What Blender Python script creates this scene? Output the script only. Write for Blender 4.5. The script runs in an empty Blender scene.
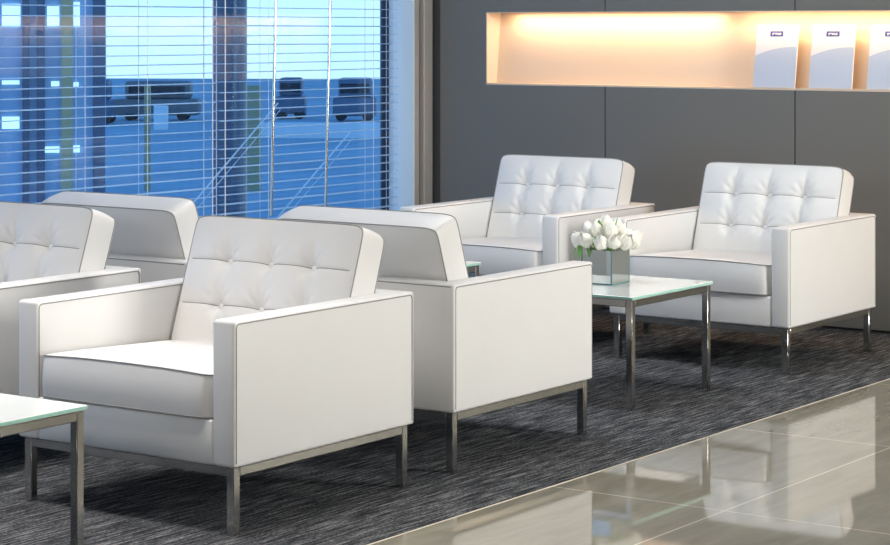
import bpy, bmesh, math, random
from mathutils import Vector, Matrix
random.seed(7)
PI = math.pi
scene = bpy.context.scene
COL = scene.collection

# ------------------------------------------------------------------ camera fit
F_PX, YAW = 2199.62, 0.61284
CAM = Vector((3.98208, -4.64770, 1.41301))
HOR = 27.70
W, D, H, HB = 0.8375, 0.8368, 0.600, 0.192      # armchair width, depth, arm height, body underside
AW = 0.082                                      # arm thickness

# ------------------------------------------------------------------ helpers
def link(o, parent=None):
    COL.objects.link(o)
    if parent is not None:
        o.parent = parent
    return o

def obj(name, bm, mat, parent=None, smooth=True, angle=None):
    me = bpy.data.meshes.new(name)
    bmesh.ops.recalc_face_normals(bm, faces=bm.faces[:])
    bm.to_mesh(me); bm.free()
    mats = mat if isinstance(mat, (list, tuple)) else [mat]
    for m in mats:
        me.materials.append(m)
    if smooth:
        me.polygons.foreach_set('use_smooth', [True] * len(me.polygons))
        me.set_sharp_from_angle(angle=math.radians(angle if angle else 40))
    return link(bpy.data.objects.new(name, me), parent)

def thing(name, label, cat, loc=(0, 0, 0), rotz=0.0, group=None):
    o = bpy.data.objects.new(name, None)
    o.empty_display_size = 0.1
    COL.objects.link(o)
    o.location = loc; o.rotation_euler = (0, 0, rotz)
    tag(o, label, cat, group)
    return o

def tag(o, label=None, cat=None, group=None, kind=None):
    if label: o['label'] = label
    if cat: o['category'] = cat
    if group: o['group'] = group
    if kind: o['kind'] = kind
    return o

def struct(name, bm, mat, label, cat, smooth=False):
    o = obj(name, bm, mat, None, smooth)
    return tag(o, label, cat, None, 'structure')

def dup(root, loc, rotz, label, group=None):
    r = root.copy(); COL.objects.link(r)
    r.location = loc; r.rotation_euler = (0, 0, rotz); r['label'] = label
    if group: r['group'] = group
    for ch in list(root.children):
        c = ch.copy(); COL.objects.link(c); c.parent = r
        for g in list(ch.children):
            d = g.copy(); COL.objects.link(d); d.parent = c
    return r

def add_box(bm, x0, x1, y0, y1, z0, z1, bevel=0.0, seg=2, mat_index=0):
    t = bmesh.new()
    bmesh.ops.create_cube(t, size=1.0)
    for v in t.verts:
        v.co = Vector(((x0 + x1) / 2 + v.co.x * (x1 - x0), (y0 + y1) / 2 + v.co.y * (y1 - y0), (z0 + z1) / 2 + v.co.z * (z1 - z0)))
    if bevel:
        bmesh.ops.bevel(t, geom=t.edges[:] + t.verts[:], offset=bevel, segments=seg, profile=0.5, affect='EDGES', clamp_overlap=True)
    merge(bm, t, mat_index)

def merge(bm, t, mat_index=0, mtx=None):
    mp = {}
    for v in t.verts:
        mp[v] = bm.verts.new(mtx @ v.co if mtx else v.co)
    for f in t.faces:
        try:
            nf = bm.faces.new([mp[v] for v in f.verts]); nf.material_index = mat_index; nf.smooth = f.smooth
        except ValueError:
            pass
    t.free()

def box(x0, x1, y0, y1, z0, z1, bevel=0.0, seg=2):
    bm = bmesh.new(); add_box(bm, x0, x1, y0, y1, z0, z1, bevel, seg); return bm

def add_tube(bm, pts, r, n=8, closed=False, r_end=None, mat_index=0):
    pts = [Vector(p) for p in pts]
    m = len(pts); rings = []
    up = None
    for i, p in enumerate(pts):
        if closed:
            d = (pts[(i + 1) % m] - pts[i - 1])
        else:
            d = pts[min(i + 1, m - 1)] - pts[max(i - 1, 0)]
        d.normalize()
        if up is None:
            a = Vector((0, 0, 1)) if abs(d.z) < 0.9 else Vector((1, 0, 0))
            up = (a - d * a.dot(d)).normalized()
        else:
            up = (up - d * up.dot(d)).normalized()
        s = d.cross(up)
        rr = r if r_end is None else r + (r_end - r) * i / (m - 1)
        rings.append([bm.verts.new(p + (up * math.cos(2 * PI * k / n) + s * math.sin(2 * PI * k / n)) * rr) for k in range(n)])
    for i in range(m if closed else m - 1):
        a, b = rings[i], rings[(i + 1) % m]
        for k in range(n):
            f = bm.faces.new((a[k], a[(k + 1) % n], b[(k + 1) % n], b[k])); f.material_index = mat_index
    if not closed:
        bm.faces.new(rings[0][::-1]).material_index = mat_index
        bm.faces.new(rings[-1]).material_index = mat_index

def tube(pts, r, n=8, closed=False, r_end=None):
    bm = bmesh.new(); add_tube(bm, pts, r, n, closed, r_end); return bm

def rounded(pts, rad, seg=4):
    """polyline with its inner corners rounded"""
    pts = [Vector(p) for p in pts]; out = [pts[0]]
    for a, b, c in zip(pts, pts[1:], pts[2:]):
        u = (a - b).normalized(); v = (c - b).normalized()
        for k in range(seg + 1):
            t = k / seg
            p0, p1, p2 = b + u * rad, b, b + v * rad
            out.append(p0 * (1 - t) ** 2 + p1 * 2 * t * (1 - t) + p2 * t * t)
    out.append(pts[-1]); return out

# ------------------------------------------------------------------ materials
def new_mat(name):
    m = bpy.data.materials.new(name); m.use_nodes = True
    nt = m.node_tree
    return m, nt, nt.nodes['Principled BSDF'], nt.nodes, nt.links

def pbr(name, col, rough=0.5, metal=0.0, spec=0.5, coat=0.0, noise=0.0, scale=6.0, bump=0.0, bscale=200.0):
    m, nt, b, N, L = new_mat(name)
    b.inputs['Base Color'].default_value = (*col, 1)
    b.inputs['Roughness'].default_value = rough
    b.inputs['Metallic'].default_value = metal
    b.inputs['Specular IOR Level'].default_value = spec
    b.inputs['Coat Weight'].default_value = coat
    tc = N.new('ShaderNodeTexCoord')
    if noise:
        n = N.new('ShaderNodeTexNoise'); n.inputs['Scale'].default_value = scale; n.inputs['Detail'].default_value = 4
        L.new(tc.outputs['Object'], n.inputs['Vector'])
        mx = N.new('ShaderNodeMix'); mx.data_type = 'RGBA'
        mx.inputs['A'].default_value = (*[c * (1 - noise) for c in col], 1)
        mx.inputs['B'].default_value = (*[min(1, c * (1 + noise)) for c in col], 1)
        L.new(n.outputs['Fac'], mx.inputs['Factor']); L.new(mx.outputs['Result'], b.inputs['Base Color'])
    if bump:
        n2 = N.new('ShaderNodeTexNoise'); n2.inputs['Scale'].default_value = bscale; n2.inputs['Detail'].default_value = 3
        L.new(tc.outputs['Object'], n2.inputs['Vector'])
        bp = N.new('ShaderNodeBump'); bp.inputs['Strength'].default_value = bump; bp.inputs['Distance'].default_value = 0.002
        L.new(n2.outputs['Fac'], bp.inputs['Height']); L.new(bp.outputs['Normal'], b.inputs['Normal'])
    return m

M = {}
M['leather'] = pbr('white_leather', (0.80, 0.793, 0.775), 0.42, spec=0.4, noise=0.02, scale=9, bump=0.12, bscale=260)
M['piping'] = pbr('shaded_piping', (0.26, 0.25, 0.235), 0.5)  # leather piping and row seams, groove shadow put into the grey
M['cushion_piping'] = pbr('soft_shaded_piping', (0.34, 0.33, 0.31), 0.5)  # back cushion piping, paler grey with the seam shading in it
M['chrome'] = pbr('brushed_chrome', (0.62, 0.61, 0.58), 0.16, metal=1.0, noise=0.05, scale=14)
M['wand'] = pbr('polished_rod', (0.8, 0.78, 0.74), 0.12, metal=1.0)
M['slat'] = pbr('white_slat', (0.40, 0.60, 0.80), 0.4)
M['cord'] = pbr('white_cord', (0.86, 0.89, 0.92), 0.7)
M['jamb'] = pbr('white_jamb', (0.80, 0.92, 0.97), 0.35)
M['navy'] = pbr('dark_frame', (0.012, 0.02, 0.05), 0.35)
M['alu'] = pbr('anodised_metal', (0.42, 0.405, 0.38), 0.38, metal=0.2)
M['corner'] = pbr('corner_gap_shade', (0.08, 0.083, 0.087), 0.6)  # shade of the corner recess put into the strip's colour
M['gap'] = pbr('dark_gap', (0.015, 0.015, 0.015), 0.7)
M['wall'] = pbr('grey_lacquer_panel', (0.190, 0.182, 0.165), 0.38, spec=0.5, noise=0.03, scale=3)
M['plain_wall'] = pbr('pale_paint', (0.26, 0.26, 0.25), 0.7)
M['ceiling'] = pbr('ceiling_paint', (0.50, 0.50, 0.49), 0.8)
M['niche'] = pbr('cream_paint', (0.72, 0.61, 0.49), 0.6)
M['strip'] = pbr('pale_metal_strip', (0.72, 0.66, 0.54), 0.35, metal=0.3)
M['tip'] = pbr('white_tabletop_glass', (0.83, 0.87, 0.84), 0.06, coat=0.4)
M['glass_edge'] = pbr('green_glass_edge', (0.42, 0.74, 0.62), 0.12)
M['mirror'] = pbr('mirror_glass', (0.84, 0.89, 0.87), 0.04, metal=0.85)
M['vase_edge'] = pbr('teal_glass_edge', (0.10, 0.26, 0.27), 0.1)
M['petal'] = pbr('white_petal', (0.93, 0.915, 0.83), 0.5, noise=0.04, scale=40)
M['leaf'] = pbr('tulip_leaf', (0.20, 0.42, 0.09), 0.45, noise=0.25, scale=30)
M['stem'] = pbr('tulip_stem', (0.30, 0.48, 0.16), 0.5)
M['asphalt'] = pbr('asphalt', (0.42, 0.44, 0.46), 0.9, noise=0.25, scale=0.15)
M['pale_stone'] = pbr('pale_concrete', (0.85, 0.86, 0.86), 0.8)
M['dark_vehicle'] = pbr('hazy_dark_paint', (0.10, 0.15, 0.22), 0.5)  # distance haze mixed into the vehicle colour to soften contrast
M['vglass'] = pbr('dark_window_glass', (0.02, 0.03, 0.04), 0.1)
M['tyre'] = pbr('tyre', (0.02, 0.02, 0.02), 0.8)
M['brown_vehicle'] = pbr('brown_paint', (0.17, 0.17, 0.17), 0.5)
M['post'] = pbr('tan_post', (0.42, 0.36, 0.20), 0.6)
M['facade'] = pbr('facade_glass', (0.27, 0.46, 0.68), 0.25, noise=0.3, scale=0.6)
M['steelblue'] = pbr('painted_steel', (0.045, 0.085, 0.16), 0.3)
M['cable'] = pbr('steel_cable', (0.88, 0.92, 0.95), 0.3, metal=0.2)

def emis(name, col, s):
    m, nt, b, N, L = new_mat(name)
    b.inputs['Base Color'].default_value = (*col, 1)
    b.inputs['Emission Color'].default_value = (*col, 1); b.inputs['Emission Strength'].default_value = s
    return m
M['lit'] = emis('lit_window', (0.75, 0.92, 1.0), 1.0)

def glass_mat():
    m, nt, b, N, L = new_mat('tinted_glass'); N.remove(b)
    out = N['Material Output']
    tr = N.new('ShaderNodeBsdfTransparent'); tr.inputs['Color'].default_value = (0.80, 0.92, 1.0, 1)
    gl = N.new('ShaderNodeBsdfGlossy'); gl.inputs['Roughness'].default_value = 0.0
    lw = N.new('ShaderNodeLayerWeight'); lw.inputs['Blend'].default_value = 0.5
    pw = N.new('ShaderNodeMath'); pw.operation = 'POWER'; pw.inputs[1].default_value = 5.0; L.new(lw.outputs['Facing'], pw.inputs[0])
    fr = N.new('ShaderNodeMath'); fr.operation = 'MULTIPLY_ADD'; fr.inputs[1].default_value = 0.95; fr.inputs[2].default_value = 0.045; L.new(pw.outputs[0], fr.inputs[0])
    mx = N.new('ShaderNodeMixShader')
    L.new(fr.outputs[0], mx.inputs[0]); L.new(tr.outputs[0], mx.inputs[1]); L.new(gl.outputs[0], mx.inputs[2])
    L.new(mx.outputs[0], out.inputs['Surface']); return m
M['glass'] = glass_mat()

def carpet_mat():
    m, nt, b, N, L = new_mat('streaky_carpet')
    tc = N.new('ShaderNodeTexCoord')
    mp = N.new('ShaderNodeMapping'); mp.inputs['Scale'].default_value = (95, 5.5, 1)
    L.new(tc.outputs['Object'], mp.inputs['Vector'])
    n1 = N.new('ShaderNodeTexNoise'); n1.inputs['Scale'].default_value = 1.0; n1.inputs['Detail'].default_value = 5; n1.inputs['Roughness'].default_value = 0.7
    L.new(mp.outputs[0], n1.inputs['Vector'])
    n2 = N.new('ShaderNodeTexNoise'); n2.inputs['Scale'].default_value = 1; n2.inputs['Detail'].default_value = 3; n2.inputs['Roughness'].default_value = 0.7
    mp2 = N.new('ShaderNodeMapping'); mp2.inputs['Scale'].default_value = (260, 70, 1)
    L.new(tc.outputs['Object'], mp2.inputs['Vector']); L.new(mp2.outputs[0], n2.inputs['Vector'])
    ad = N.new('ShaderNodeMath'); ad.operation = 'MULTIPLY_ADD'; ad.inputs[1].default_value = 0.6
    L.new(n2.outputs['Fac'], ad.inputs[0]); L.new(n1.outputs['Fac'], ad.inputs[2])
    cr = N.new('ShaderNodeValToRGB')
    e = cr.color_ramp.elements
    e[0].position = 0.63; e[0].color = (0.006, 0.0065, 0.008, 1)
    e[1].position = 1.0; e[1].color = (0.31, 0.31, 0.31, 1)
    k = cr.color_ramp.elements.new(0.80); k.color = (0.051, 0.055, 0.062, 1)
    L.new(ad.outputs[0], cr.inputs['Fac']); L.new(cr.outputs['Color'], b.inputs['Base Color'])
    b.inputs['Roughness'].default_value = 0.95; b.inputs['Specular IOR Level'].default_value = 0.1
    bp = N.new('ShaderNodeBump'); bp.inputs['Strength'].default_value = 0.7; bp.inputs['Distance'].default_value = 0.004
    L.new(ad.outputs[0], bp.inputs['Height']); L.new(bp.outputs['Normal'], b.inputs['Normal'])
    return m
M['carpet'] = carpet_mat()

def tile_mat():
    m, nt, b, N, L = new_mat('polished_stone_tile')
    tc = N.new('ShaderNodeTexCoord')
    sx = N.new('ShaderNodeSeparateXYZ'); L.new(tc.outputs['Object'], sx.inputs[0])
    cx = N.new('ShaderNodeCombineXYZ')
    ax = N.new('ShaderNodeMath'); ax.operation = 'ADD'; ax.inputs[1].default_value = -0.35 + 6.0
    ay = N.new('ShaderNodeMath'); ay.operation = 'ADD'; ay.inputs[1].default_value = -1.085 + 12.0
    L.new(sx.outputs['X'], ax.inputs[0]); L.new(sx.outputs['Y'], ay.inputs[0])
    L.new(ay.outputs[0], cx.inputs['X']); L.new(ax.outputs[0], cx.inputs['Y'])
    br = N.new('ShaderNodeTexBrick'); br.offset = 0.0; br.squash = 1.0
    br.inputs['Scale'].default_value = 1.0
    br.inputs['Brick Width'].default_value = 1.2; br.inputs['Row Height'].default_value = 0.6
    br.inputs['Mortar Size'].default_value = 0.0028; br.inputs['Mortar Smooth'].default_value = 0.1; br.inputs['Bias'].default_value = 0
    L.new(cx.outputs[0], br.inputs['Vector'])
    mp = N.new('ShaderNodeMapping'); mp.inputs['Scale'].default_value = (11, 1.6, 1); mp.inputs['Rotation'].default_value = (0, 0, 0.12)
    L.new(tc.outputs['Object'], mp.inputs['Vector'])
    n1 = N.new('ShaderNodeTexNoise'); n1.inputs['Scale'].default_value = 1.3; n1.inputs['Detail'].default_value = 6; n1.inputs['Roughness'].default_value = 0.62
    n1.inputs['Distortion'].default_value = 0.5
    L.new(mp.outputs[0], n1.inputs['Vector'])
    cr = N.new('ShaderNodeValToRGB'); e = cr.color_ramp.elements
    e[0].position = 0.3; e[0].color = (0.25, 0.234, 0.183, 1); e[1].position = 0.72; e[1].color = (0.345, 0.323, 0.255, 1)
    L.new(n1.outputs['Fac'], cr.inputs['Fac'])
    L.new(cr.outputs['Color'], br.inputs['Color1']); L.new(cr.outputs['Color'], br.inputs['Color2'])
    br.inputs['Mortar'].default_value = (0.66, 0.60, 0.50, 1)
    L.new(br.outputs['Color'], b.inputs['Base Color'])
    b.inputs['Roughness'].default_value = 0.035
    b.inputs['IOR'].default_value = 1.85
    return m
M['tile'] = tile_mat()

def cover_mat():
    """white cover with a pale blue field under a rising curve"""
    m, nt, b, N, L = new_mat('brochure_cover')
    tc = N.new('ShaderNodeTexCoord'); sx = N.new('ShaderNodeSeparateXYZ'); L.new(tc.outputs['Object'], sx.inputs[0])
    # curve height z_c(x) = .192 - 1.9*(x-.09)^2 in object space (x from -.115 to .115)
    a = N.new('ShaderNodeMath'); a.operation = 'SUBTRACT'; a.inputs[1].default_value = 0.085; L.new(sx.outputs['X'], a.inputs[0])
    p = N.new('ShaderNodeMath'); p.operation = 'MULTIPLY'; L.new(a.outputs[0], p.inputs[0]); L.new(a.outputs[0], p.inputs[1])
    q = N.new('ShaderNodeMath'); q.operation = 'MULTIPLY_ADD'; q.inputs[1].default_value = 1.15; L.new(p.outputs[0], q.inputs[0]); L.new(sx.outputs['Z'], q.inputs[2])
    lt = N.new('ShaderNodeMath'); lt.operation = 'LESS_THAN'; lt.inputs[1].default_value = 0.196; L.new(q.outputs[0], lt.inputs[0])
    mx = N.new('ShaderNodeMix'); mx.data_type = 'RGBA'
    mx.inputs['A'].default_value = (0.88, 0.89, 0.92, 1); mx.inputs['B'].default_value = (0.56, 0.65, 0.80, 1)
    L.new(lt.outputs[0], mx.inputs['Factor']); L.new(mx.outputs['Result'], b.inputs['Base Color'])
    b.inputs['Roughness'].default_value = 0.35
    return m
M['cover'] = cover_mat()
M['paper'] = pbr('white_paper', (0.88, 0.88, 0.88), 0.5)
M['logo_blue'] = pbr('logo_blue', (0.06, 0.09, 0.34), 0.5)

# ------------------------------------------------------------------ the setting
XW = -2.79          # inner face of the window wall
YB = 4.839          # face of the back wall panels
XR, YF, ZC = 7.0, -8.0, 2.8
CE = 0.352          # carpet edge

struct('floor', box(CE + 0.006, XR, YF, YB + 0.2, -0.10, 0.0), M['tile'], 'polished beige stone tile floor with pale joints', 'floor')
struct('floor_carpet', box(-2.95, CE, YF, YB + 0.2, -0.10, 0.0), M['carpet'], 'dark grey streaky carpet under the armchairs', 'carpet')
struct('trim_1', box(CE, CE + 0.006, YF, YB, -0.05, 0.0012), M['strip'], 'thin pale strip between carpet and stone tiles', 'floor trim')
struct('ceiling', box(-3.1, XR + 0.1, YF - 0.1, YB + 0.3, ZC, ZC + 0.1), M['ceiling'], 'plain white ceiling', 'ceiling')
struct('wall_right', box(XR, XR + 0.1, YF, YB + 0.2, 0, ZC), M['plain_wall'], 'plain pale right wall', 'wall')
struct('wall_front', box(-3.1, XR, YF - 0.1, YF, 0, ZC), M['plain_wall'], 'plain pale wall behind the viewer', 'wall')

# back wall: lacquer panels with open joints, niche cut out
NX0, NX1, NZ0, NZ1 = -2.421, 3.0, 1.125, 1.490
bm = bmesh.new()
joints = [-2.722, -1.707, -0.660, 0.387, 1.434, 2.481, 3.528, 4.575, 5.622, 6.669, XR]
for x0, x1 in zip(joints, joints[1:]):
    a, b_ = x0 + 0.003, x1 - 0.003
    add_box(bm, a, b_, YB, YB + 0.03, 0.012, NZ0 - 0.009)
    add_box(bm, a, b_, YB, YB + 0.03, NZ1 + 0.004, ZC)
    if x0 < NX0:
        add_box(bm, a, NX0 - 0.006, YB, YB + 0.03, NZ0 - 0.009, NZ1 + 0.004)
    if x1 > NX1:
        add_box(bm, max(a, NX1), b_, YB, YB + 0.03, NZ0 - 0.009, NZ1 + 0.004)
struct('wall_back', bm, M['wall'], 'dark grey lacquer panel wall with narrow joints', 'wall')
bm = bmesh.new()
for z0, z1 in ((0.0, NZ0 - 0.01), (NZ1 + 0.01, ZC)):
    add_box(bm, -3.0, XR, YB + 0.03, YB + 0.2, z0, z1)
add_box(bm, -3.0, NX0 - 0.01, YB + 0.03, YB + 0.2, NZ0 - 0.01, NZ1 + 0.01)
add_box(bm, NX1 + 0.01, XR, YB + 0.03, YB + 0.2, NZ0 - 0.01, NZ1 + 0.01)
struct('wall_backing', bm, M['gap'], 'dark backing in the joints of the panel wall', 'wall')
struct('baseboard_shadow', box(-2.72, XR, YB + 0.008, YB + 0.03, 0.0, 0.012), M['gap'], 'dark strip for the shadow line at the recessed base of the panel wall', 'baseboard')  # shadow line at the wall base, built as a dark strip
# niche lining: sill, soffit, left end and back leaning away at the top
bm = bmesh.new()
def quad(pts):
    bm.faces.new([bm.verts.new(p) for p in pts])
y_b, y_t = YB + 0.088, YB + 0.132
yb2 = YB + 0.19
def prism(poly, x0, x1):
    a = [bm.verts.new((x0, y, z)) for y, z in poly]; b = [bm.verts.new((x1, y, z)) for y, z in poly]
    n = len(poly)
    for i in range(n):
        bm.faces.new((a[i], a[(i + 1) % n], b[(i + 1) % n], b[i]))
    bm.faces.new(a[::-1]); bm.faces.new(b)
prism([(y_b, NZ0), (y_t, NZ1), (yb2, NZ1), (yb2, NZ0)], NX0, NX1)              # leaning back
prism([(YB - 0.001, NZ0 - 0.009), (YB - 0.001, NZ0), (yb2, NZ0), (yb2, NZ0 - 0.009)], NX0 - 0.006, NX1)   # sill
prism([(YB - 0.001, NZ1), (YB - 0.001, NZ1 + 0.004), (yb2, NZ1 + 0.009), (yb2, NZ1)], NX0 - 0.006, NX1)   # soffit
prism([(YB - 0.001, NZ0), (YB - 0.001, NZ1), (yb2, NZ1), (yb2, NZ0)], NX0 - 0.006, NX0)                   # left end
struct('wall_niche', bm, M['niche'], 'long lit cream niche in the grey wall', 'niche')

# window wall: corner trim, reveal and frame
WY0, WY1, WZ0, WZ1 = -4.0, 4.70, 0.05, 2.62
XG = -2.965
bm = bmesh.new()
add_box(bm, XG - 0.05, XW, YF, WY0, 0, ZC)
add_box(bm, XG - 0.05, XW, WY0, YB, WZ1, ZC)
add_box(bm, XG - 0.05, XW, WY0, WY1, 0, WZ0)
add_box(bm, XG - 0.05, XW - 0.02, WY1 + 0.004, YB + 0.03, 0, WZ1)
struct('wall_left', bm, M['plain_wall'], 'wall around the wide window', 'wall')
bm = bmesh.new()
add_box(bm, XW - 0.02, XW, WY1 + 0.004, WY1 + 0.046, 0, WZ1, 0.002, 1)
add_box(bm, XW - 0.02, XW + 0.024, WY1 + 0.058, YB - 0.002, 0, WZ1, 0.004, 2)
struct('trim_2', bm, M['alu'], 'grey metal corner trim between window and panel wall', 'trim')
struct('trim_3', box(-2.80, -2.725, YB + 0.016, YB + 0.031, 0, ZC), M['corner'], 'dark strip standing for the shadow gap in the corner by the window', 'trim')
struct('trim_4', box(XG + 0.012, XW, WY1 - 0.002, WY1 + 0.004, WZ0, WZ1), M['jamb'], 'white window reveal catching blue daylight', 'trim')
wf = bmesh.new()
add_box(wf, XG - 0.03, XG + 0.012, WY1 - 0.014, WY1 - 0.002, WZ0, WZ1)
add_box(wf, XG - 0.03, XG + 0.012, WY0, WY0 + 0.04, WZ0, WZ1)
add_box(wf, XG - 0.03, XG + 0.012, WY0 + 0.04, WY1 - 0.014, WZ0, WZ0 + 0.04)
add_box(wf, XG - 0.03, XG + 0.012, WY0 + 0.04, WY1 - 0.014, WZ1 - 0.04, WZ1)
win = struct('window_1', wf, M['navy'], 'wide window with dark frame behind white slatted blinds', 'window')
pane = obj('pane', box(XG - 0.010, XG - 0.004, WY0 + 0.04, WY1 - 0.014, WZ0 + 0.04, WZ1 - 0.04), M['glass'], win, False)

# ------------------------------------------------------------------ blinds
XS = -2.88
PITCH, Z_REF = 0.0447, 1.5100
def blind(name, label, y0, y1, cords, seed):
    rnd = random.Random(seed)
    root = thing(name, label, 'window blind', (XS, (y0 + y1) / 2, 0.05), 0, 'white slatted blinds in the window')
    oz = 0.05; oy = (y0 + y1) / 2
    bm = bmesh.new()
    k0 = int((Z_REF - 0.12) / PITCH); k1 = int((WZ1 - 0.06 - Z_REF) / PITCH)
    hw = 0.024
    for k in range(-k0, k1):
        z = Z_REF + k * PITCH - oz
        dz0, dz1 = rnd.uniform(-.003, .003), rnd.uniform(-.003, .003)
        tilt = rnd.uniform(-0.03, 0.05)
        prof = []
        for i in range(5):
            t = -1 + i / 2
            prof.append((t * hw, 0.0026 * (1 - t * t) + t * hw * tilt))
        ring = [(x, zz) for x, zz in prof] + [(x, zz - 0.0014) for x, zz in reversed(prof)]
        e0 = [bm.verts.new((x, y0 - oy, z + zz + dz0)) for x, zz in ring]
        e1 = [bm.verts.new((x, y1 - oy, z + zz + dz1)) for x, zz in ring]
        n = len(ring)
        for i in range(n):
            bm.faces.new((e0[i], e0[(i + 1) % n], e1[(i + 1) % n], e1[i]))
        bm.faces.new(e0[::-1]); bm.faces.new(e1)
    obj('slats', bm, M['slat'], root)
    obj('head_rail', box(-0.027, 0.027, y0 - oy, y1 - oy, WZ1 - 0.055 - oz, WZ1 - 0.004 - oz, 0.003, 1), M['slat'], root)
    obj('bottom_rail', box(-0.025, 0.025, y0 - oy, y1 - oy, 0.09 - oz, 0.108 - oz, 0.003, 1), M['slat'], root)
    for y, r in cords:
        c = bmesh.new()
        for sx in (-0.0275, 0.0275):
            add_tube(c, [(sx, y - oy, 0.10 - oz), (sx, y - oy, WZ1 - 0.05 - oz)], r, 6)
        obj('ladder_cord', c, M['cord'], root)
    return root, oy, oz
b1, oy1, oz1 = blind('venetian_blind', 'wide white slatted blind filling the left part of the window', WY0 + 0.05, 3.212,
      [(3.175, .0026), (2.729, .0014), (2.33, .0014), (1.6, .0014), (0.6, .0014), (-0.6, .0014), (-1.8, .0014), (-3.2, .0014)], 3)
b2, oy2, oz2 = blind('venetian_blind', 'narrower white slatted blind with two hanging wands, beside the wall corner', 3.236, 4.655,
      [(3.265, .0026), (3.585, .0012), (4.43, .0014), (4.615, .0014)], 5)
for (ya, yb_, za, zb) in ((3.6625, 3.594, WZ1 - 0.05, 0.50), (4.0955, 4.019, WZ1 - 0.05, 0.50)):
    w = bmesh.new()
    add_tube(w, [(0.036, ya - oy2, za - oz2), (0.036, yb_ - oy2, zb - oz2)], 0.0072, 10)
    obj('wand', w, M['wand'], b2)

# ------------------------------------------------------------------ armchair
def cushion(wd, ht, th, f_front, f_back=None, step=0.006, corner=0.018, side_bulge=0.006):
    """Pillow in local x (width) and z (height), thickness along y (front at -y)."""
    nu, nv = int(wd / step), int(ht / step)
    bm = bmesh.new()
    def pos(i, j):
        u, v = i / nu, j / nv
        sx, sz = 2 * u - 1, 2 * v - 1
        c = (abs(sx) ** 14) * (abs(sz) ** 14) * corner * 0.45
        x = (u - 0.5) * wd - math.copysign(c, sx); z = (v - 0.5) * ht - math.copysign(c, sz)
        return u, v, x, z
    def sheet(fun, sgn, n_u, n_v):
        g = []
        for j in range(n_v + 1):
            row = []
            for i in range(n_u + 1):
                u, v, x, z = pos(i, j)
                row.append(bm.verts.new((x, sgn * (th / 2 + fun(u, v)), z)))
            g.append(row)
        for j in range(n_v):
            for i in range(n_u):
                bm.faces.new((g[j][i], g[j][i + 1], g[j + 1][i + 1], g[j + 1][i]))
        return g
    def loop(g):
        n_v, n_u = len(g) - 1, len(g[0]) - 1
        return [g[0][i] for i in range(n_u)] + [g[j][n_u] for j in range(n_v)] + [g[n_v][i] for i in range(n_u, 0, -1)] + [g[j][0] for j in range(n_v, 0, -1)]
    A = sheet(f_front, -1, nu, nv)
    B = sheet(f_back or (lambda u, v: 0.0), 1, nu, nv)
    la, lb = loop(A), loop(B)
    n = len(la); rings = [la]
    for s in (0.25, 0.5, 0.75):
        ring = []
        for a, b in zip(la, lb):
            p = a.co.lerp(b.co, s)
            o = Vector((math.copysign(1, p.x) if abs(abs(p.x) - wd / 2) < 0.012 else 0, 0, math.copysign(1, p.z) if abs(abs(p.z) - ht / 2) < 0.012 else 0))
            ring.append(bm.verts.new(p + o * side_bulge * (1 - (2 * s - 1) ** 2)))
        rings.append(ring)
    rings.append(lb)
    for r0, r1 in zip(rings, rings[1:]):
        for k in range(n):
            bm.faces.new((r0[k], r0[(k + 1) % n], r1[(k + 1) % n], r1[k]))
    return bm, [v.co.copy() for v in la], [v.co.copy() for v in lb]

BW, BH, BT = 0.674, 0.430, 0.114
BUT = [(u, v) for v in (1 / 3, 2 / 3) for u in (0.25, 0.5, 0.75)]
def tuft(u, v):
    dome = (1 - abs(2 * u - 1) ** 3.2) * (1 - abs(2 * v - 1) ** 3.0)
    h = 0.030 * max(0, dome) ** 0.75
    x, z = u * BW, v * BH
    edge = min(1, min(u, 1 - u) * 9) * min(1, min(v, 1 - v) * 9)
    for rv in (1 / 3, 2 / 3):                                   # row seams
        d = abs(z - rv * BH)
        h -= (0.0045 * math.exp(-(d / 0.0045) ** 2) + 0.0050 * math.exp(-(d / 0.026) ** 2)) * min(1, min(u, 1 - u) * 14)
    for cu in (0.25, 0.5, 0.75):                                # soft creases between the columns
        d = abs(x - cu * BW)
        dv = min(abs(z - r * BH) for r in (1 / 3, 2 / 3))
        w = 0.45 + 0.55 * math.exp(-(dv / 0.05) ** 2)
        h -= (0.0034 * math.exp(-(d / 0.007) ** 2) + 0.0085 * math.exp(-(d / 0.030) ** 2)) * w * edge
    for bu, bv in BUT:                                          # button pits and radial folds
        dx, dz = x - bu * BW, z - bv * BH
        r = math.hypot(dx, dz); r2 = math.hypot(dx * 1.05, dz * (0.62 if dz > 0 else 1.0))
        if r < 0.16:
            h -= 0.017 * math.exp(-(r2 / 0.034) ** 2) + 0.009 * math.exp(-(r / 0.013) ** 2)
            a = math.atan2(dz, dx)
            up = max(0.0, math.sin(a)) ** 0.7 + 0.35 * max(0.0, -math.sin(a))
            h += 0.0030 * math.cos(a * 10 + bu * 7 + bv * 3) * up * math.exp(-((r - 0.045) / 0.032) ** 2)
    return h
def soft_back(u, v):
    return 0.012 * ((1 - abs(2 * u - 1) ** 4) * (1 - abs(2 * v - 1) ** 4)) ** 0.7
def seat_top(u, v):
    return 0.013 * max(0, (1 - abs(2 * u - 1) ** 4) * (1 - abs(2 * v - 1) ** 5)) ** 0.6 + 0.005 - 0.008 * abs(2 * u - 1) ** 2.4

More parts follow.
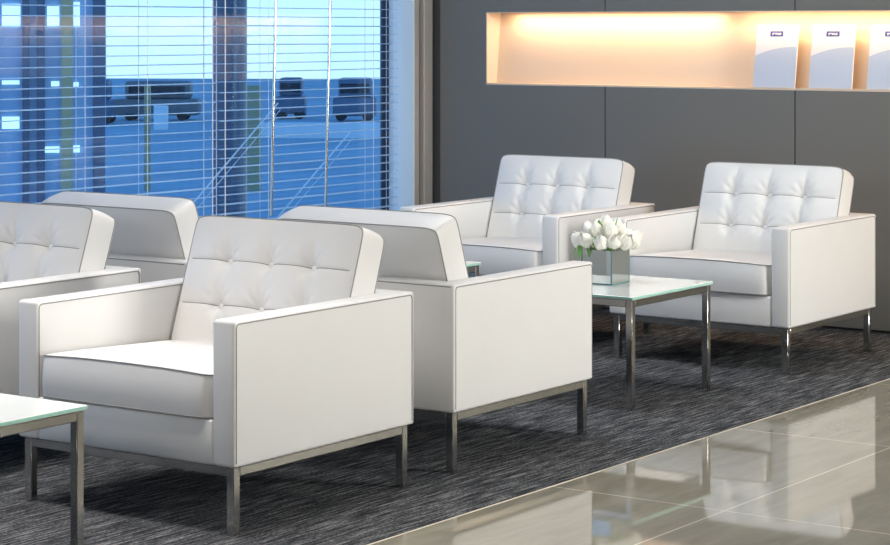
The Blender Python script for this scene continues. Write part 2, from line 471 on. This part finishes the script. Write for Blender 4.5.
def make_chair(label):
    t = thing('armchair', label, 'armchair', (0, 0, 0), 0, 'white leather armchairs')
    hw, hd = W / 2 + 0.006, D / 2 + 0.006
    for s in (-1, 1):
        xo, xi = s * hw, s * (hw - AW)
        arm = obj('arm', box(min(xo, xi), max(xo, xi), -hd, hd - 0.011, HB, H, 0.010, 4), M['leather'], t)
        pb = bmesh.new()
        for x, e in ((xo, s), (xi, -s)):
            xx = x - e * 0.0008
            path = rounded([(xx, -hd + 0.009, HB + 0.012), (xx, -hd + 0.009, H - 0.009), (xx, hd - 0.011, H - 0.009), (xx, hd - 0.011, HB + 0.012)], 0.014)
            add_tube(pb, path, 0.0021, 6)
        obj('piping', pb, M['piping'], arm)
    # back panel between the arms
    bk = bmesh.new()
    add_box(bk, -hw + AW + 0.0005, hw - AW - 0.0005, hd - 0.080, hd - 0.004, HB + 0.001, H - 0.0006, 0.004, 2)
    add_box(bk, -hw, hw, hd - 0.018, hd, HB, H, 0.0085, 4)
    bp = obj('back_panel', bk, M['leather'], t)
    pb = bmesh.new()
    add_tube(pb, [(-hw + 0.012, hd - 0.001, H - 0.008), (hw - 0.012, hd - 0.001, H - 0.008)], 0.0021, 6)
    obj('piping', pb, M['piping'], bp)
    # upholstered seat base between the arms
    obj('seat_base', box(-hw + AW + 0.001, hw - AW - 0.001, -hd + 0.002, hd - 0.081, HB, 0.318, 0.007, 3), M['leather'], t)
    # seat cushion
    SW, SD, ST = 0.672, 0.640, 0.122
    bm, la, lb = cushion(SW, SD, ST, seat_top, None, 0.012, 0.03, 0.007)
    R = Matrix.Translation((0, -hd - 0.006 + SD / 2, 0.3705)) @ Matrix.Rotation(math.radians(-2.4), 4, 'X') @ Matrix.Rotation(math.radians(-90), 4, 'X')
    for v in bm.verts: v.co = R @ v.co
    seat = obj('seat_cushion', bm, M['leather'], t, angle=50)
    pb = bmesh.new()
    add_tube(pb, [R @ p for p in la], 0.0022, 6, closed=True)
    add_tube(pb, [R @ p for p in lb], 0.0022, 6, closed=True)
    obj('piping', pb, M['piping'], seat)
    # tufted back cushion
    bm, la, lb = cushion(BW, BH, BT, tuft, soft_back, 0.0055, 0.022, 0.005)
    tl = math.radians(-19.0)
    R = Matrix.Translation((0, 0, 0)) @ Matrix.Rotation(tl, 4, 'X')
    # front bottom edge lands at y=.570, z=.400 measured from the chair's front and the floor
    fb = R @ Vector((0, -BT / 2, -BH / 2))
    R = Matrix.Translation((0, -hd + 0.572 - fb.y, 0.402 - fb.z)) @ R
    for v in bm.verts: v.co = R @ v.co
    bc = obj('back_cushion', bm, M['leather'], t, angle=50)
    pb = bmesh.new()
    add_tube(pb, [R @ p for p in la], 0.0022, 6, closed=True)
    add_tube(pb, [R @ p for p in lb], 0.0022, 6, closed=True)
    obj('piping', pb, M['cushion_piping'], bc)
    sm = bmesh.new()
    for rv in (1 / 3, 2 / 3):
        pts = []
        for i in range(3, 98):
            u = i / 100
            pts.append(R @ Vector(((u - .5) * BW, -(BT / 2 + tuft(u, rv) + 0.0002), (rv - .5) * BH)))
        add_tube(sm, pts, 0.0015, 6)
    obj('seam', sm, M['piping'], bc)
    for bu, bv in BUT:
        b = bmesh.new()
        bmesh.ops.create_uvsphere(b, u_segments=14, v_segments=8, radius=0.0130)
        c = R @ Vector(((bu - .5) * BW, -(BT / 2 + tuft(bu, bv) + 0.0055), (bv - .5) * BH))
        for v in b.verts:
            v.co = c + (R.to_3x3() @ Vector((v.co.x, v.co.y * 0.55, v.co.z)))
        obj('button', b, M['leather'], bc)
    # chrome frame
    i, q = 0.015, 0.027
    zt, zb = HB - 0.002, HB - 0.028
    fr = bmesh.new()
    for y in (-hd + i, hd - i - q):
        add_box(fr, -hw + i + q, hw - i - q, y, y + q, zb, zt, 0.002, 1)
    for x in (-hw + i, hw - i - q):
        add_box(fr, x, x + q, -hd + i + q, hd - i - q, zb, zt, 0.002, 1)
    obj('frame_rail', fr, M['chrome'], t)
    for x in (-hw + i, hw - i - q):
        for y in (-hd + i, hd - i - q):
            obj('leg', box(x, x + q, y, y + q, 0.0, zt, 0.002, 1), M['chrome'], t)
    return t

def chair_at(x_right, y_front, facing_back=False):
    """right front corner (camera side) -> floor centre"""
    return (x_right - W / 2, y_front + D / 2, 0), (PI if facing_back else 0.0)

loc, rz = chair_at(0.0, 0.0)
proto = make_chair('white tufted leather armchair nearest the viewer, its whole right side facing us')
proto.location = loc; proto.rotation_euler = (0, 0, rz)
for (x, y, back, lab) in (
    (-0.001, 1.062, True, 'white leather armchair seen from behind, back to back with the nearest tufted armchair'),
    (-0.009, 3.451, False, 'white tufted leather armchair at the right, behind the table with tulips, below the brochures'),
    (-1.084, 3.400, False, 'white tufted leather armchair by the back wall, left of and behind the tulips'),
    (-1.147, 0.010, False, 'white tufted leather armchair cut off by the left edge of the view'),
    (-1.1375, 1.075, True, 'white leather armchair near the window with grey-looking back, behind the cut-off armchair'),
):
    loc, rz = chair_at(x, y, back)
    dup(proto, loc, rz, lab)

# ------------------------------------------------------------------ tables
def make_table(label):
    S, Z = 0.6244, 0.420
    t = thing('side_table', label, 'table', (0, 0, 0), 0, 'white glass side tables')
    h = S / 2
    tp = obj('tabletop', box(-h, h, -h, h, Z - 0.012, Z, 0.0015, 1), [M['tip'], M['glass_edge']], t, False)
    for f in tp.data.polygons:
        if abs(f.normal.z) < 0.5: f.material_index = 1
    i, q = 0.007, 0.026
    fr = bmesh.new()
    zt, zb = Z - 0.0135, Z - 0.040
    for y in (-h + i, h - i - q):
        add_box(fr, -h + i + q, h - i - q, y, y + q, zb, zt, 0.002, 1)
    for x in (-h + i, h - i - q):
        add_box(fr, x, x + q, -h + i + q, h - i - q, zb, zt, 0.002, 1)
    obj('frame_rail', fr, M['chrome'], t)
    for x in (-h + i, h - i - q):
        for y in (-h + i, h - i - q):
            obj('leg', box(x, x + q, y, y + q, 0.0, zt, 0.002, 1), M['chrome'], t)
    return t
S2 = 0.6244 / 2
tab = make_table('white glass side table carrying the vase of tulips')
tab.location = (-0.113 - S2, 2.377 + S2, 0)
dup(tab, (-0.116 - S2, -0.453 - S2, 0), 0, 'white glass side table in the front left corner, before the nearest armchair')
dup(tab, (-1.253 - S2, 3.067 - 2 * S2 + S2, 0), 0, 'white glass side table barely visible between two armchairs, before the one by the wall')

# ------------------------------------------------------------------ vase and tulips
VX0, VX1, VY0, VY1, VZ0, VZ1 = -0.503, -0.367, 2.653, 2.789, 0.4202, 0.552
vc = ((VX0 + VX1) / 2, (VY0 + VY1) / 2)
hv = 0.068
v = thing('vase', 'mirrored glass cube vase on the white table', 'vase', (vc[0], vc[1], VZ0))
bm = bmesh.new(); hz = VZ1 - VZ0; k = 0.004
add_box(bm, -hv + k, hv - k, -hv, -hv + k, 0.004, hz); add_box(bm, -hv + k, hv - k, hv - k, hv, 0.004, hz)
add_box(bm, -hv, -hv + k, -hv + k, hv - k, 0.004, hz); add_box(bm, hv - k, hv, -hv + k, hv - k, 0.004, hz)
add_box(bm, -hv + k, hv - k, -hv + k, hv - k, 0.0, 0.005)
obj('body', bm, M['mirror'], v, False)
bm = bmesh.new()
for sx in (-1, 1):
    for sy in (-1, 1):
        cx, cy = sx * (hv - k / 2), sy * (hv - k / 2)
        add_box(bm, cx - k / 2 - .0004, cx + k / 2 + .0004, cy - k / 2 - .0004, cy + k / 2 + .0004, 0.0, hz)
for s in (-1, 1):
    c0 = s * (hv - k / 2)
    add_box(bm, -hv + k, hv - k, c0 - k / 2 - .0003, c0 + k / 2 + .0003, 0.0, 0.004)
    add_box(bm, c0 - k / 2 - .0003, c0 + k / 2 + .0003, -hv + k, hv - k, 0.0, 0.004)
obj('edging', bm, M['vase_edge'], v, False)

def petal_mesh(bm, ang, tiltv, L, wd, base_r, openness):
    """one cupped petal, base at origin, growing along +z"""
    nu, nv = 6, 8
    g = []
    ca, sa = math.cos(ang), math.sin(ang)
    for j in range(nv + 1):
        t = j / nv
        ww = wd * (math.sin(PI * min(1, 0.16 + 0.84 * t) ** 0.9)) ** 0.62 if t < 1 else wd * 0.06
        rad = base_r * (0.25 + 1.0 * math.sin(PI * (0.08 + t * 0.60))) + openness * t * t
        row = []
        for i in range(nu + 1):
            s = -1 + 2 * i / nu
            px = rad - abs(s) ** 2 * ww * 0.40
            py = s * ww
            pz = t * L - 0.004 * s * s * t
            row.append(bm.verts.new((ca * px - sa * py, sa * px + ca * py, pz)))
        g.append(row)
    inner = [[bm.verts.new(vv.co - Vector((vv.co.x, vv.co.y, 0)).normalized() * 0.0012) for vv in row] for row in g]
    for j in range(nv):
        for i in range(nu):
            bm.faces.new((g[j][i], g[j][i + 1], g[j + 1][i + 1], g[j + 1][i]))
            bm.faces.new((inner[j][i], inner[j + 1][i], inner[j + 1][i + 1], inner[j][i + 1]))
    for j in range(nv):
        bm.faces.new((g[j][0], g[j + 1][0], inner[j + 1][0], inner[j][0])); bm.faces.new((g[j][nu], inner[j][nu], inner[j + 1][nu], g[j + 1][nu]))
    for i in range(nu):
        bm.faces.new((g[nv][i], g[nv][i + 1], inner[nv][i + 1], inner[nv][i]))
        bm.faces.new((g[0][i], inner[0][i], inner[0][i + 1], g[0][i + 1]))

def leaf_mesh(pts, wd):
    bm = bmesh.new(); pts = [Vector(p) for p in pts]; n = len(pts); prev = None
    for i, p in enumerate(pts):
        t = i / (n - 1)
        d = (pts[min(i + 1, n - 1)] - pts[max(i - 1, 0)]).normalized()
        s = d.cross(Vector((0, 0, 1)));
        s = s.normalized() if s.length > 0.05 else Vector((1, 0, 0))
        nrm = s.cross(d)
        w = wd * (math.sin(PI * (0.12 + 0.88 * t)) ** 0.8 + 0.03)
        ring = [bm.verts.new(q) for q in (p - s * w + nrm * w * 0.35, p, p + s * w + nrm * w * 0.35, p + nrm * 0.0012)]
        if prev:
            for k in range(4):
                bm.faces.new((prev[k], prev[(k + 1) % 4], ring[(k + 1) % 4], ring[k]))
        else: bm.faces.new(ring[::-1])
        prev = ring
    bm.faces.new(prev); return bm

def tulip(pos, direction, size, openness, spin, leaf=None):
    t = thing('tulip', 'white tulip in the bunch standing in the mirrored cube vase', 'flower', (vc[0], vc[1], VZ0 + 0.006), 0, 'white tulips in the cube vase')
    pos = Vector(pos)
    d = Vector(direction).normalized()
    q = Vector((0, 0, 1)).rotation_difference(d).to_matrix().to_4x4()
    bm = bmesh.new()
    for k in range(6):
        petal_mesh(bm, spin + k * PI / 3, 0, size * (1.0 if k % 2 else 0.95), size * 0.42, size * (0.375 if k % 2 else 0.31), openness * size)
    R = Matrix.Translation(pos) @ q
    for vv in bm.verts: vv.co = R @ vv.co
    fl = obj('flower_head', bm, M['petal'], t, angle=80)
    root = Vector((max(-.05, min(.05, pos.x * 0.30)), max(-.05, min(.05, pos.y * 0.30)), 0.0))
    mid = Vector((max(-.055, min(.055, pos.x * 0.55)), max(-.055, min(.055, pos.y * 0.55)), hz + 0.050))
    pts = []
    for k in range(9):
        s = k / 8
        pts.append(root * (1 - s) ** 2 + mid * 2 * s * (1 - s) + pos * s * s)
    obj('stem', tube(pts, 0.0032, 8), M['stem'], t)
    if leaf:
        obj('leaf', leaf_mesh(leaf, 0.015), M['leaf'], t)

rnd = random.Random(12)
heads = []
for ring_n, rad, z, tilt in ((1, 0.0, 0.084, 0.0), (6, 0.054, 0.068, 0.42), (12, 0.093, 0.032, 0.74)):
    for k in range(ring_n):
        a = 2 * PI * k / ring_n + (0.35 if ring_n == 6 else 0.30) + rnd.uniform(-.06, .06)
        r = rad + rnd.uniform(-.006, .006)
        px, py = math.cos(a) * r * 1.0, math.sin(a) * r * 0.92
        heads.append((Vector((px, py, hz + z - 0.022 + rnd.uniform(-.006, .006))), Vector((math.sin(tilt) * math.cos(a), math.sin(tilt) * math.sin(a), math.cos(tilt)))))
leaves = {
    7 + 5: [(-0.052, -0.05, hz + 0.008), (-0.074, -0.066, hz + 0.020), (-0.088, -0.076, hz - 0.004), (-0.094, -0.080, hz - 0.028), (-0.095, -0.081, hz - 0.055)],
    7 + 6: [(-0.045, -0.055, hz + 0.010), (-0.050, -0.078, hz + 0.020), (-0.052, -0.095, hz + 0.006), (-0.053, -0.102, hz - 0.020), (-0.053, -0.104, hz - 0.042)],
    3: [(0.0, -0.02, hz + 0.02), (0.0, -0.04, hz + 0.06), (0.004, -0.055, hz + 0.09), (0.006, -0.06, hz + 0.112)],
    9: [(0.0, 0.05, hz + 0.0), (0.01, 0.07, hz + 0.03), (0.015, 0.085, hz + 0.06), (0.018, 0.09, hz + 0.08)],
    2: [(0.02, 0.02, hz + 0.03), (0.03, 0.025, hz + 0.07), (0.035, 0.03, hz + 0.10), (0.038, 0.03, hz + 0.118)],
}
for i, (p, d) in enumerate(heads):
    tulip(p, d, 0.063 + rnd.uniform(-.004, .005), rnd.uniform(-0.36, -0.22), rnd.uniform(0, 1), leaves.get(i))

# ------------------------------------------------------------------ brochures in the niche
def text_bm(s, size, depth):
    cu = bpy.data.curves.new('lettering', 'FONT'); cu.body = s; cu.size = size; cu.extrude = depth
    cu.align_x = 'CENTER'; cu.align_y = 'CENTER'; cu.shear = 0.15; cu.offset = 0.0006
    o = bpy.data.objects.new('lettering', cu); COL.objects.link(o)
    dg = bpy.context.evaluated_depsgraph_get()
    me = bpy.data.meshes.new_from_object(o.evaluated_get(dg))
    bm = bmesh.new(); bm.from_mesh(me)
    bpy.data.objects.remove(o); bpy.data.meshes.remove(me); bpy.data.curves.remove(cu)
    return bm
def make_brochure(label):
    t = thing('brochure', label, 'brochure', (0, 0, 0), 0, 'brochures in the lit niche')
    c = obj('cover', box(-0.1095, 0.1095, 0.0, 0.003, 0.0, 0.303), M['cover'], t, False)
    obj('pages', box(-0.1088, 0.1088, 0.0032, 0.012, 0.001, 0.302), M['paper'], t, False)
    lg = bmesh.new()
    add_box(lg, -0.036, 0.032, -0.0012, -0.0002, 0.2480, 0.2725)
    lo = obj('logo', lg, M['logo_blue'], c, False)
    tx = text_bm('genus', 0.0205, 0.0003)
    for vv in tx.verts: vv.co = Vector((vv.co.x - 0.002, -0.0016 - vv.co.z, vv.co.y + 0.2605))
    obj('lettering', tx, M['paper'], c, False)
    return t
LEAN = math.radians(-9.0)
bx = [-0.778, -0.485, -0.188]
labs = ['leftmost white and pale blue brochure standing in the lit niche', 'middle white and pale blue brochure standing in the lit niche', 'rightmost white and pale blue brochure in the niche, cut off by the right edge']
br = make_brochure(labs[0])
br.location = (bx[0], YB + 0.010, NZ0 + 0.0022); br.rotation_euler = (LEAN, 0, 0)
for x, l in zip(bx[1:], labs[1:]):
    c = dup(br, (x, YB + 0.010, NZ0 + 0.0022), 0, l); c.rotation_euler = (LEAN, 0, 0)

# ------------------------------------------------------------------ outside, seen through the blinds (upper floor, ground 4 m down)
GZ = -4.0
VR = math.cos(YAW), math.sin(YAW)
bm = bmesh.new()
far = [(-7, -60), (-7, 30), (-120, 190), (-190, 150), (-220, 60), (-220, -60)]
top = [bm.verts.new((x, y, GZ)) for x, y in far]; bot = [bm.verts.new((x, y, GZ - 0.3)) for x, y in far]
bm.faces.new(top); bm.faces.new(bot[::-1])
for i in range(len(far)):
    bm.faces.new((top[i], bot[i], bot[(i + 1) % len(far)], top[(i + 1) % len(far)]))
struct('ground', bm, M['asphalt'], 'blue-grey asphalt yard far below the window', 'ground')

def at(px, depth):
    """a spot outside at a given distance, as its floor position"""
    d = Vector((-math.sin(YAW), math.cos(YAW), 0)) + Vector((VR[0], VR[1], 0)) * ((px - 445) / F_PX)
    p = CAM + d * depth
    return p.x, p.y

def vehicle(name, label, px, depth, length, height, mat):
    x, y = at(px, depth)
    t = thing(name, label, 'vehicle', (x, y, GZ), YAW)
    l, w = length / 2, 1.0
    bm = bmesh.new(); add_box(bm, -l, l, -w, w, 0.30, height * 0.55, 0.12, 2)
    obj('body', bm, mat, t)
    obj('cabin', box(-l * 0.75, l * 0.8, -w * 0.9, w * 0.9, height * 0.55, height, 0.2, 3), mat, t)
    obj('windscreen', box(-l * 0.66, l * 0.7, -w * 0.93, w * 0.93, height * 0.64, height * 0.88, 0.05, 1), M['vglass'], t)
    for sx in (-0.62, 0.62):
        for sy in (-1, 1):
            b = bmesh.new()
            bmesh.ops.create_cone(b, cap_ends=True, segments=18, radius1=0.30, radius2=0.30, depth=0.25)
            for vv in b.verts: vv.co = Vector((sx * l + vv.co.x, sy * (w - 0.13) + vv.co.z, 0.30 + vv.co.y))
            obj('wheel', b, M['tyre'], t)
vehicle('van', 'small dark vehicle outside, between the two hanging wands', 291, 131, 1.75, 2.45, M['dark_vehicle'])
vehicle('van', 'dark vehicle outside, right of the right hanging wand', 355, 128, 2.5, 2.5, M['dark_vehicle'])
vehicle('truck', 'long brownish vehicle outside behind the middle of the wide blind', 158, 129, 4.9, 2.3, M['brown_vehicle'])
vehicle('van', 'small dark vehicle outside at the right end of the glass building', 101, 124, 1.3, 2.5, M['dark_vehicle'])

def solid(name, label, cat, px, depth, w, z0, z1, th, mat, bev=0.0):
    x, y = at(px, depth)
    o = obj(name, box(-w / 2, w / 2, -th / 2, th / 2, z0 - GZ, z1 - GZ, bev, 2), mat, None, False)
    o.location = (x, y, GZ); o.rotation_euler = (0, 0, YAW)
    return tag(o, label, cat)
solid('low_wall', 'long pale low wall outside, level with the dark vehicles', 'wall', 318, 108, 8.6, GZ, GZ + 0.75, 0.4, M['pale_stone'])
solid('post', 'tan upright post outside before the brownish vehicle', 'post', 147.5, 73, 0.2, GZ, -0.45, 0.2, M['post'])
solid('post', 'tan upright post outside, beside the dark round column', 'post', 254, 73, 0.45, GZ, -0.5, 0.3, M['post'])
sg = solid('sign', 'pale blue-white panel outside in front of the brownish vehicle', 'sign', 161, 112, 0.75, GZ + 0.2, GZ + 1.45, 0.1, M['pale_stone'], 0.12)

# round column just outside the glass
bm = bmesh.new()
bmesh.ops.create_cone(bm, cap_ends=True, segments=40, radius1=0.097, radius2=0.097, depth=8.0)
c = obj('column', bm, M['steelblue'], None); c.location = (-4.2, 4.866, 0.0)
tag(c, 'dark round steel column outside, behind the gap between the two blinds', 'column')

# diagonal bracing cables outside the glass, each with a modelled double-glazing reflection
for (y0, z0, y1, z1, lab) in ((3.793, 0.541, 4.372, 0.960, 'left diagonal steel cable outside with its reflected twin, passing behind the left wand'), (4.456, 0.414, 5.018, 0.795, 'right diagonal steel cable outside with its reflected twin, passing behind the right wand')):
    dy, dz = y1 - y0, z1 - z0
    b = bmesh.new()
    for off in (0.0, -0.035):  # thin lower tube stands in for the cable's reflection in the glazing
        add_tube(b, [(-3.5 - off * 0.5, y0 - dy * 1.2, z0 - dz * 1.2 + off), (-3.5 - off * 0.5, y1 + dy * 0.12, z1 + dz * 0.12 + off)], 0.0045 if off == 0 else 0.002, 8)
    tag(obj('brace_cable', b, M['cable'], None), lab, 'cable', 'diagonal cables outside')

# glass building close by on the left
bx_, by_ = at(106, 30)
t = thing('office_building', 'blue glass building with upright columns outside at the left', 'building', (bx_, by_, GZ), YAW + 0.165)
obj('facade', box(-14, 0, 0.0, 8, 0, 12), M['facade'], t, False)
PXM = 30 / F_PX
def bpx(px): return (px - 106) * PXM
for x0, x1, mt in ((-8, -1, M['steelblue']), (24, 31, M['steelblue']), (38, 46, M['steelblue']), (62, 73, M['post']), (93, 105, M['steelblue'])):
    obj('column', box(bpx(x0), bpx(x1), -0.12, 0.0, 0, 12), mt, t, False)
for x0, x1, y0, y1 in ((4, 22, 4, 27), (48, 60, 5, 27), (74, 80, 2, 27), (4, 21, 80, 84), (52, 60, 81, 86), (4, 21, 116, 128), (46, 60, 146, 152), (74, 80, 145, 152), (74, 79, 82, 87)):
    za = CAM.z - (y1 - HOR) * PXM - GZ; zb = CAM.z - (y0 - HOR) * PXM - GZ
    obj('window', box(bpx(x0), bpx(x1), -0.04, 0.0, za, zb), M['lit'], t, False)

# ------------------------------------------------------------------ lights
def area(name, loc, size, power, col, target=None, rot=None, spread=None):
    l = bpy.data.lights.new(name, 'AREA'); l.shape = 'RECTANGLE'; l.size, l.size_y = size
    l.energy = power; l.color = col
    if spread: l.spread = spread
    o = bpy.data.objects.new(name, l); COL.objects.link(o); o.location = loc
    if target is not None:
        o.rotation_euler = (Vector(target) - Vector(loc)).to_track_quat('-Z', 'Y').to_euler()
    elif rot: o.rotation_euler = rot
    return o
area('corridor_light', (4.6, 2.75, 2.70), (1.2, 4.0), 410, (1.0, 0.985, 0.95), target=(-0.2, 2.0, 0.3))
area('lounge_light', (-0.9, 2.35, 2.78), (1.8, 0.9), 46, (0.97, 0.98, 1.0), target=(-0.9, 2.35, 0))
area('front_light', (-0.7, -0.35, 2.78), (2.4, 0.6), 20, (1.0, 0.94, 0.89), target=(-0.7, -0.35, 0), spread=math.radians(78))
area('front_fill', (-0.2, -5.5, 2.70), (4.0, 1.6), 92, (1.0, 0.96, 0.92), target=(-0.3, 0.5, 0.3))  # unseen lamp added behind the camera as front fill
area('niche_strip', (-1.71, YB + 0.070, NZ1 - 0.004), (1.22, 0.02), 4.4, (1.0, 0.63, 0.34), rot=(math.radians(4), 0, 0))
area('niche_strip', (0.60, YB + 0.034, NZ1 - 0.004), (3.2, 0.02), 9.0, (1.0, 0.62, 0.33), rot=(math.radians(14), 0, 0))

w = bpy.data.worlds.new('World'); scene.world = w; w.use_nodes = True
nt = w.node_tree; N, L = nt.nodes, nt.links
bg = N['Background']
tc = N.new('ShaderNodeTexCoord'); sx = N.new('ShaderNodeSeparateXYZ'); L.new(tc.outputs['Generated'], sx.inputs[0])
mr = N.new('ShaderNodeMapRange'); mr.inputs['From Min'].default_value = -1; mr.inputs['From Max'].default_value = 1
L.new(sx.outputs['Z'], mr.inputs['Value'])
cr = N.new('ShaderNodeValToRGB'); e = cr.color_ramp.elements
e[0].position = 0.0; e[0].color = (0.62, 0.80, 0.92, 1)
e[1].position = 1.0; e[1].color = (0.04, 0.20, 0.58, 1)
for p_, c_ in ((0.49, (0.62, 0.80, 0.92)), (0.53, (0.60, 0.81, 0.95)), (0.62, (0.13, 0.40, 0.80))):
    k = cr.color_ramp.elements.new(p_); k.color = (*c_, 1)
L.new(mr.outputs['Result'], cr.inputs['Fac']); L.new(cr.outputs['Color'], bg.inputs['Color'])
bg.inputs['Strength'].default_value = 1.55

# ------------------------------------------------------------------ camera and view
cam = bpy.data.cameras.new('Camera'); co = bpy.data.objects.new('Camera', cam); COL.objects.link(co)
cam.sensor_width = 36; cam.lens = F_PX / 890 * 36
cam.shift_y = -(272.5 - HOR) / 890
cam.clip_end = 2000
co.location = CAM; co.rotation_euler = (PI / 2, 0, YAW)
scene.camera = co
scene.view_settings.view_transform = 'Standard'; scene.view_settings.look = 'None'
scene.view_settings.gamma = 1; scene.view_settings.use_curve_mapping = False
scene.view_settings.exposure = 0.08
